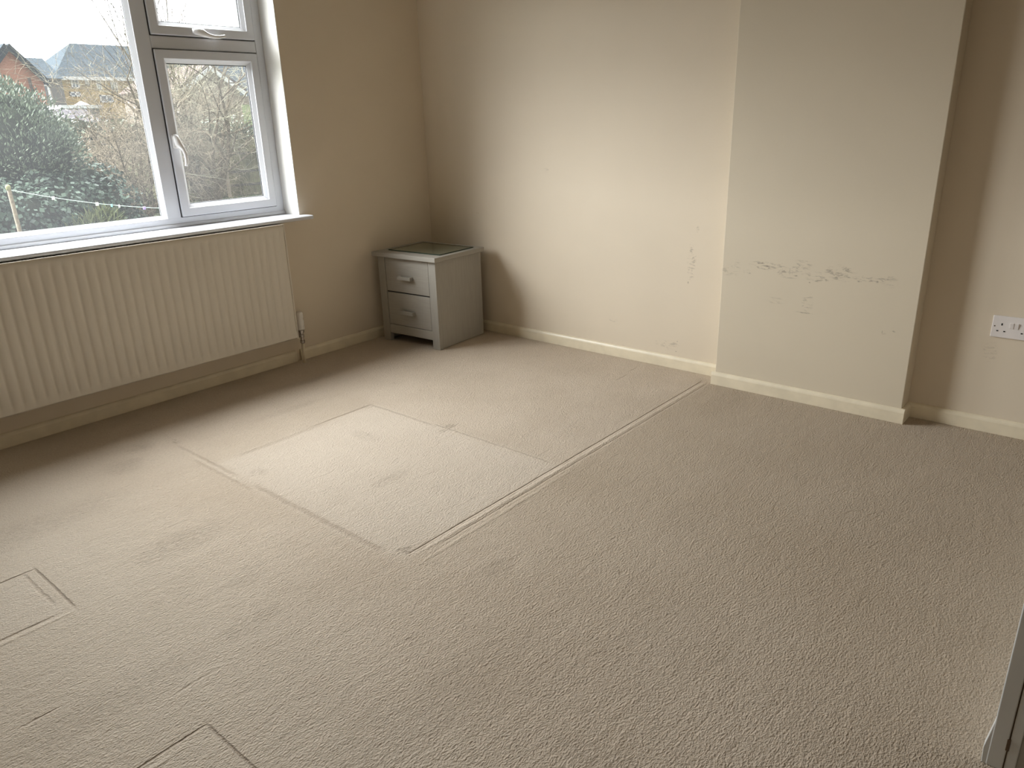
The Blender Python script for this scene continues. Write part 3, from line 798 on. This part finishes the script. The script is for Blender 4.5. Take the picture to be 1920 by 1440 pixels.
def branch(mb_w, mb_t, p, d, L, r, lvl, maxl, rnd, spread, sag, kids, wander=.25, up=.0):
    n = 5 if lvl < maxl else 4
    pts = [p]; rads = [r]; dd = d.normalized()
    for i in range(n):
        dd = (dd+Vector((rnd.gauss(0, wander), rnd.gauss(0, wander), rnd.gauss(0, wander)+up-sag*(i/n)*(lvl > 0)))).normalized()
        pts.append(pts[-1]+dd*L/n); rads.append(max(.0022, r*(1-.75*(i+1)/n)))
    (mb_w if lvl < 2 else mb_t).tube(pts, rads, 5 if lvl < 2 else 3, cap=False)
    if lvl >= maxl: return
    k_ = kids[lvl]
    for q in range(k_):
        t = (q+.6+rnd.uniform(-.3, .3))/k_*.85+.15
        i = min(n-1, int(t*n)); f = t*n-i
        o = pts[i].lerp(pts[i+1], max(0, min(1, f)))
        ax = (pts[i+1]-pts[i]).normalized()
        sd = Matrix.Rotation(rnd.uniform(0, 6.28), 3, ax) @ ax.orthogonal().normalized()
        nd = (ax*(1-spread*.6)+sd*spread*rnd.uniform(.6, 1.2)).normalized()
        branch(mb_w, mb_t, o, nd, L*rnd.uniform(.42, .68), max(.0035, rads[i]*.55), lvl+1, maxl, rnd, spread, sag, kids, wander, up)
def bare_tree(name, base, stems, L, r, kids, label, cat, tw, seed, spread=.7, sag=.1, wander=.18, fan=.5, up=.03, maxl=3, lean=(0, 0)):
    rnd = random.Random(seed); a = MB(); b = MB(); base = Vector(base)
    for i in range(stems):
        th = 2*math.pi*i/stems+rnd.uniform(-.3, .3); f = fan*rnd.uniform(.4, 1.1)
        d = Vector((math.cos(th)*f+lean[0], math.sin(th)*f*.7+lean[1], 1))
        branch(a, b, base+Vector((math.cos(th)*r*.8, math.sin(th)*r*.8, 0)), d, L*rnd.uniform(.8, 1.1), r*rnd.uniform(.7, 1), 0, maxl, rnd, spread, sag, kids, wander, up)
    e = empty(name, base)
    o = a.build('trunk', M['bark'], e); o.location = -base
    o = b.build('twigs', tw, e); o.location = -base
    return tag(e, label, cat)
p = at(402, 392, 15.5); bare_tree('bare_tree', (p.x, p.y, gz(p.y)), 9, 3.7, .085, (8, 6, 5), 'bare many-stemmed tree with pale twigs filling the small right-hand pane', 'tree', M['twig'], 21, spread=.75, sag=.05, fan=.50)
p = at(362, 380, 20.6); bare_tree('bare_tree', (p.x, p.y, gz(p.y)), 6, 6.9, .06, (9, 6, 4), 'taller bare tree whose tips rise above the transom, behind the many-stemmed tree', 'tree', M['twig3'], 33, spread=.42, sag=-.05, fan=.10, wander=.09)
p = at(208, 300, 22); bare_tree('bare_tree', (p.x, p.y, gz(p.y)), 3, 2.5, .11, (6, 6, 4), 'bare tree with a forked trunk in front of the big slate roof', 'tree', M['twig3'], 14, spread=.8, sag=.0, fan=.36, lean=(.1, 0))
p = at(275, 385, 15.2); bare_tree('arching_shrub', (p.x, p.y, gz(p.y)), 13, 2.6, .030, (8, 6, 4), 'tangled arching brown shrub just left of the white mullion', 'shrub', M['twig2'], 8, spread=.75, sag=.34, wander=.2, fan=.6)
p = at(205, 340, 17.5); bare_tree('arching_shrub', (p.x, p.y, gz(p.y)), 10, 1.9, .028, (7, 6, 4), 'tangled bare shrub between the evergreen and the mullion, below the forked tree', 'shrub', M['twig2'], 9, spread=.75, sag=.25, wander=.2, fan=.7)
p = at(325, 330, 17.2); bare_tree('bare_hedge', (p.x, p.y, gz(p.y)), 12, 2.2, .030, (8, 6, 4), 'low bare hedge in front of the fence at the left of the right-hand pane', 'hedge', M['twig2'], 19, spread=.75, sag=.15, wander=.2, fan=.6)

# ------------------------------------------------------------------ fences
def fence(xa, xb, Y, ztop, zbot, mat, label, rails=(.25, .6, .95), slope=0.0, panel=1.83):
    e = empty('garden_fence', ((xa+xb)/2, Y, zbot)); off = -Vector(e.location)
    mb = MB()
    mb.add([(xa, Y, zbot), (xb, Y, zbot), (xb, Y, ztop+slope), (xa, Y, ztop), (xa, Y+.02, zbot), (xb, Y+.02, zbot), (xb, Y+.02, ztop+slope), (xa, Y+.02, ztop)],
           [(0, 1, 2, 3), (7, 6, 5, 4), (0, 4, 5, 1), (1, 5, 6, 2), (2, 6, 7, 3), (3, 7, 4, 0)])
    o = mb.build('fence_boards', mat, e); o.location = off
    for r in rails:
        mb = MB(); z = zbot+(ztop-zbot)*r
        mb.add([(xa, Y-.04, z), (xb, Y-.04, z+slope*r), (xb, Y-.04, z+slope*r+.07), (xa, Y-.04, z+.07), (xa, Y-.001, z), (xb, Y-.001, z+slope*r), (xb, Y-.001, z+slope*r+.07), (xa, Y-.001, z+.07)],
               [(0, 1, 2, 3), (7, 6, 5, 4), (0, 4, 5, 1), (1, 5, 6, 2), (2, 6, 7, 3), (3, 7, 4, 0)])
        o = mb.build('rail', M['fence_rail'], e); o.location = off
    x = xa
    while x <= xb+.01:
        mb = MB(); zt = ztop+slope*(x-xa)/(xb-xa)
        mb.box(x-.05, x+.05, Y-.10, Y-.0405, zbot-.1, zt+.06); o = mb.build('post', M['post'], e); o.location = off; x += panel
    return tag(e, label, 'fence')
fa, fb = at(300, 255, 18.6), at(820, 255, 18.6)
fence(fa.x, fb.x, 18.6, at(430, 262, 18.6).z, gz(18.6)-.1, M['fence'], 'mossy board fence behind the bare tree in the right-hand pane', (.22, .45, .75))
fc, fd = at(243, 368, 16.5), at(345, 382, 16.5)
fence(fc.x, fd.x, 16.5, fc.z, gz(16.5)-.1, M['fence2'], 'low greenish board fence seen under the arching shrub', (.88,), slope=fd.z-fc.z)

# ------------------------------------------------------------------ washing line
PL = 11.0
pt = at(17, 357, PL); pb_x = pt.x
e = empty('washing_line_post', (pt.x, PL, gz(PL)-.1)); off = -Vector(e.location)
mb = MB(); mb.tube([(pt.x+.02, PL, gz(PL)-.1), (pt.x, PL, pt.z+.02)], [.036, .032], 12); o = mb.build('post', M['post'], e); o.location = off
mb = MB(); mb.lathe(pt.x-.005, PL, [(.03, pt.z+.0), (.040, pt.z+.03), (.042, pt.z+.06), (.028, pt.z+.085), (.012, pt.z+.095)], 12); o = mb.build('post_cap', M['moss'], e, smooth=True); o.location = off
tag(e, 'weathered wooden post with a mossy top holding the washing line', 'post')
P2 = at(345, 391, PL)
def line_at(t):
    a = Vector((pt.x+.03, PL, pt.z)); b = Vector((P2.x, PL, P2.z)); q = a.lerp(b, t); q.z -= 4*t*(1-t)*.075; return q
mb = MB(); mb.tube([line_at(i/24) for i in range(25)], .0055, 6)
tag(mb.build('washing_line', M['line'], smooth=True), 'pale green washing line strung across the garden', 'washing line')
e = empty('washing_line_post', (P2.x, PL, gz(PL)-.1)); off = -Vector(e.location)
mb = MB(); mb.tube([(P2.x, PL, gz(PL)-.1), (P2.x, PL, P2.z+.05)], .035, 12); o = mb.build('post', M['post'], e); o.location = off
tag(e, 'second washing line post, hidden behind the window mullion', 'post')
def peg(px, mat, w_, h, label):
    best = min((abs((at(px, 380, PL).x)-line_at(i/200).x), i/200) for i in range(201))[1]
    c = line_at(best); mb = MB()
    mb.box(-w_/2, w_/2, -.012, -.004, -h*.75, h*.30); mb.box(-w_/2, w_/2, .004, .012, -h*.75, h*.30)
    mb.box(-w_/2, w_/2, -.004, .004, -h*.02, h*.12)
    o = mb.build('clothes_peg', mat, bevel=.002); o.location = c; tag(o, label, 'clothes peg', 'pegs on the washing line')
peg(102, M['peg_w'], .042, .050, 'white clothes peg nearest the wooden post on the line')
peg(182, M['peg_w'], .046, .052, 'white clothes peg in the middle of the washing line, broader of the two central ones')
peg(208, M['peg_t'], .024, .048, 'narrow turquoise clothes peg on the washing line')
peg(222, M['peg_w'], .026, .046, 'narrow white clothes peg just right of the turquoise one')
peg(269, M['peg_p'], .046, .050, 'lilac clothes peg close to the window mullion')

# ------------------------------------------------------------------ houses beyond
def quad_prism(mb, pts, t):      # thick slab from 4 corners
    pts = [Vector(p) for p in pts]; n = (pts[1]-pts[0]).cross(pts[3]-pts[0]).normalized()*t
    vs = pts+[p+n for p in pts]
    mb.add(vs, [(0, 1, 2, 3), (7, 6, 5, 4), (0, 4, 5, 1), (1, 5, 6, 2), (2, 6, 7, 3), (3, 7, 4, 0)])
def window_part(parent, off, x0, x1, z0, z1, Y):
    mb = MB(); f = .09
    for a in ((x0, x1, z0, z0+f), (x0, x1, z1-f, z1), (x0, x0+f, z0, z1), (x1-f, x1, z0, z1), ((x0+x1)/2-f/2, (x0+x1)/2+f/2, z0, z1)): mb.box(a[0], a[1], Y-.08, Y-.002, a[2], a[3])
    o = mb.build('window', M['white'], parent); o.location = off
    mb = MB(); mb.box(x0+f, x1-f, Y-.04, Y-.003, z0+f, z1-f); o2 = mb.build('pane', M['dkglass'], o)
def gable_house(A, E, Y, depth, wallm, roofm, label, verge=M['tile']):
    half = E.x-A.x; ez = E.z; x0 = A.x-half; g0 = gz(Y)-.3
    e = empty('house', (A.x, Y, g0)); off = -Vector(e.location)
    k_ = .94
    mb = MB(); vs = [(A.x-half*k_, Y, g0), (A.x+half*k_, Y, g0), (A.x+half*k_, Y, ez+.05), (A.x, Y, A.z-.12), (A.x-half*k_, Y, ez+.05)]
    vs += [(x, Y+depth, z) for x, y, z in vs]
    mb.add(vs, [(0, 1, 2, 3, 4), (9, 8, 7, 6, 5), (0, 5, 6, 1), (1, 6, 7, 2), (2, 7, 8, 3), (3, 8, 9, 4), (4, 9, 5, 0)])
    o = mb.build('wall', wallm, e); o.location = off
    mb = MB()
    for s_ in (-1, 1):
        quad_prism(mb, [(A.x, Y-.3, A.z), (A.x+s_*half*1.06, Y-.3, ez-.15), (A.x+s_*half*1.06, Y+depth, ez-.15), (A.x, Y+depth, A.z)], .18*s_)
    o = mb.build('roof', roofm, e); o.location = off
    mb = MB()
    for s_ in (-1, 1):
        quad_prism(mb, [(A.x, Y-.36, A.z-.3), (A.x+s_*half*1.06, Y-.36, ez-.45), (A.x+s_*half*1.06, Y-.36, ez-.15), (A.x, Y-.36, A.z)], .05*s_)
    o = mb.build('bargeboard', verge, e); o.location = off
    tag(e, label, 'house')
    return e, off, g0
A, E_ = at(10, 86, 50), at(84, 152, 50)
e, off, g0 = gable_house(A, E_, 50, 9, M['brick'], M['tile'], 'orange brick house with a plain gable, far left')
mb = MB(); q = at(55, 145, 49.6); mb.tube([(q.x, 49.7, q.z), (q.x+.1, 49.7, q.z-2.5)], .09, 8); o = mb.build('flue_pipe', M['tile_b'], e); o.location = off
mb = MB(); q = at(89, 152, 49.6); mb.tube([(q.x, 49.7, q.z), (q.x, 49.7, q.z-2.2)], .07, 8); o = mb.build('downpipe', M['white'], e); o.location = off

# link house with low slate roof
La, Lb = at(20, 143, 58), at(103, 143, 58); Lr = at(76, 109, 61)
e = empty('house', (La.x, 58, gz(58)-.3)); off = -Vector(e.location)
mb = MB(); mb.box(La.x, Lb.x+.5, 58.3, 64, gz(58)-.3, La.z); o = mb.build('wall', M['greywall'], e); o.location = off
mb = MB(); mb.extrude([(57.9, La.z-.1), (61, Lr.z), (64.3, La.z-.1)], lambda u, v, t: (t, u, v), La.x, Lb.x+.5); o = mb.build('roof', M['tile'], e); o.location = off
window_part(e, off, Lb.x-2.1, Lb.x-.5, La.z-1.9, La.z-.5, 58.3)
tag(e, 'low slate-roofed house squeezed between the brick gable and the big roof', 'house')

# big house with tall hipped slate roof and buff brick front
Ya = 60; EL = at(102, 143.5, Ya); ER = at(330, 138, Ya); RL = at(130.5, 81, Ya+4); RR_x = at(300, 76, Ya+4).x; ez = EL.z; rz_ = RL.z
e = empty('house', (EL.x, Ya, gz(Ya)-.5)); off = -Vector(e.location)
mb = MB(); mb.box(EL.x+.3, ER.x, Ya+.35, Ya+8, gz(Ya)-.5, ez); o = mb.build('wall', M['brick_y'], e); o.location = off
mb = MB(); x2 = ER.x+.3
vs = [(EL.x, Ya, ez), (x2, Ya, ez), (x2, Ya+8.3, ez), (EL.x, Ya+8.3, ez), (RL.x, Ya+4, rz_), (RR_x, Ya+4, rz_)]
mb.add(vs, [(0, 1, 5, 4), (1, 2, 5), (2, 3, 4, 5), (3, 0, 4), (3, 2, 1, 0)]); o = mb.build('roof', M['tile'], e); o.location = off
mb = MB(); mb.box(EL.x-.02, x2, Ya-.12, Ya, ez-.22, ez+.02); o = mb.build('gutter', M['white'], e); o.location = off
mb = MB(); qx = at(112, 150, Ya).x; mb.box(EL.x+.3, qx, Ya+.25, Ya+.35, gz(Ya)-.5, ez-.25); o = mb.build('side_panel', M['greywall'], e); o.location = off
for (xa, xb, ya, yb) in ((131, 150, 147, 166), (158, 168, 147, 160), (178, 192, 147, 170), (205, 222, 147, 172), (130, 152, 172, 181), (186, 214, 178, 192)):
    a = at(xa, ya, Ya+.3); b = at(xb, yb, Ya+.3); window_part(e, off, a.x, b.x, b.z, a.z, Ya+.33)
tag(e, 'large house with a tall slate roof and buff brick front behind the forked tree', 'house')

# houses glimpsed through the right-hand pane
A, E_ = at(388, 124, 44), at(452, 168, 44)
gable_house(A, E_, 44, 8, M['brick_p'], M['tile_b'], 'pale house with a white-edged gable behind the bare tree', verge=M['white'])
Ra, Rb = at(262, 176, 75), at(520, 170, 75); Rr = at(390, 108, 79)
e = empty('house', (Ra.x, 75, gz(75)-.3)); off = -Vector(e.location)
mb = MB(); mb.box(Ra.x, Rb.x, 75.3, 82.7, gz(75)-.3, Ra.z); o = mb.build('wall', M['brick_p'], e); o.location = off
mb = MB(); mb.extrude([(74.9, Ra.z-.1), (79, Rr.z), (83.1, Ra.z-.1)], lambda u, v, t: (t, u, v), Ra.x-.3, Rb.x+.3); o = mb.build('roof', M['tile'], e); o.location = off
tag(e, 'long slate-roofed terrace far behind the right-hand pane', 'house')

# white pyramid gazebo, flat-roofed outbuilding, dark shed
G = at(166, 188, 41); gl, gr = at(152, 199, 41), at(184, 199, 41)
e = empty('gazebo', (G.x, 42, gz(42)-.1)); off = -Vector(e.location); hw = (gr.x-gl.x)/2; gx = (gl.x+gr.x)/2
mb = MB(); mb.add([(gx-hw, 42-hw, gl.z), (gx+hw, 42-hw, gl.z), (gx+hw, 42+hw, gl.z), (gx-hw, 42+hw, gl.z), (gx, 42, G.z)], [(0, 1, 4), (1, 2, 4), (2, 3, 4), (3, 0, 4), (3, 2, 1, 0)])
o = mb.build('canopy', M['white'], e); o.location = off
for sx_ in (-1, 1):
    for sy_ in (-1, 1):
        mb = MB(); mb.box(gx+sx_*hw*.9-.04, gx+sx_*hw*.9+.04, 42+sy_*hw*.9-.04, 42+sy_*hw*.9+.04, gz(42)-.1, gl.z+.01); o = mb.build('leg', M['white'], e); o.location = off
tag(e, 'small white pointed gazebo roof in front of the buff house', 'gazebo')
a, b = at(118, 197, 38), at(188, 207, 38)
e = empty('outbuilding', (a.x, 38, gz(38)-.1)); off = -Vector(e.location)
mb = MB(); mb.box(a.x, b.x, 38.1, 40.0, gz(38)-.1, a.z-.16); o = mb.build('wall', M['greywall'], e); o.location = off
mb = MB(); mb.box(a.x-.1, b.x+.1, 38.0, 40.2, a.z-.16, a.z); o = mb.build('roof', M['white'], e); o.location = off
tag(e, 'flat white-roofed outbuilding beside the gazebo', 'outbuilding')
a, b = at(95, 243, 30), at(215, 243, 30); t_ = at(150, 205, 32.5)
e = empty('garden_shed', (a.x, 30, gz(30)-.1)); off = -Vector(e.location)
mb = MB(); mb.box(a.x+.1, b.x-.1, 30.2, 34.6, gz(30)-.1, a.z); o = mb.build('wall', M['shedwood'], e); o.location = off
mb = MB(); mb.extrude([(30, a.z-.05), (32.5, t_.z), (35, a.z-.05)], lambda u, v, t: (t, u, v), a.x, b.x); o = mb.build('roof', M['felt'], e); o.location = off
tag(e, 'dark garden shed with a felted roof beyond the hedge', 'shed')
# boundary hedge line between gardens
shrub('distant_hedge', [blob(x_, 262, 28, 1.7, 1.0) for x_ in (90, 150, 210, 270, 330, 390, 450, 520, 600, 690)], 5000, .13, M['leaf_conifer'], 'band of hedge across the far end of the garden', 'hedge', .6, 15)
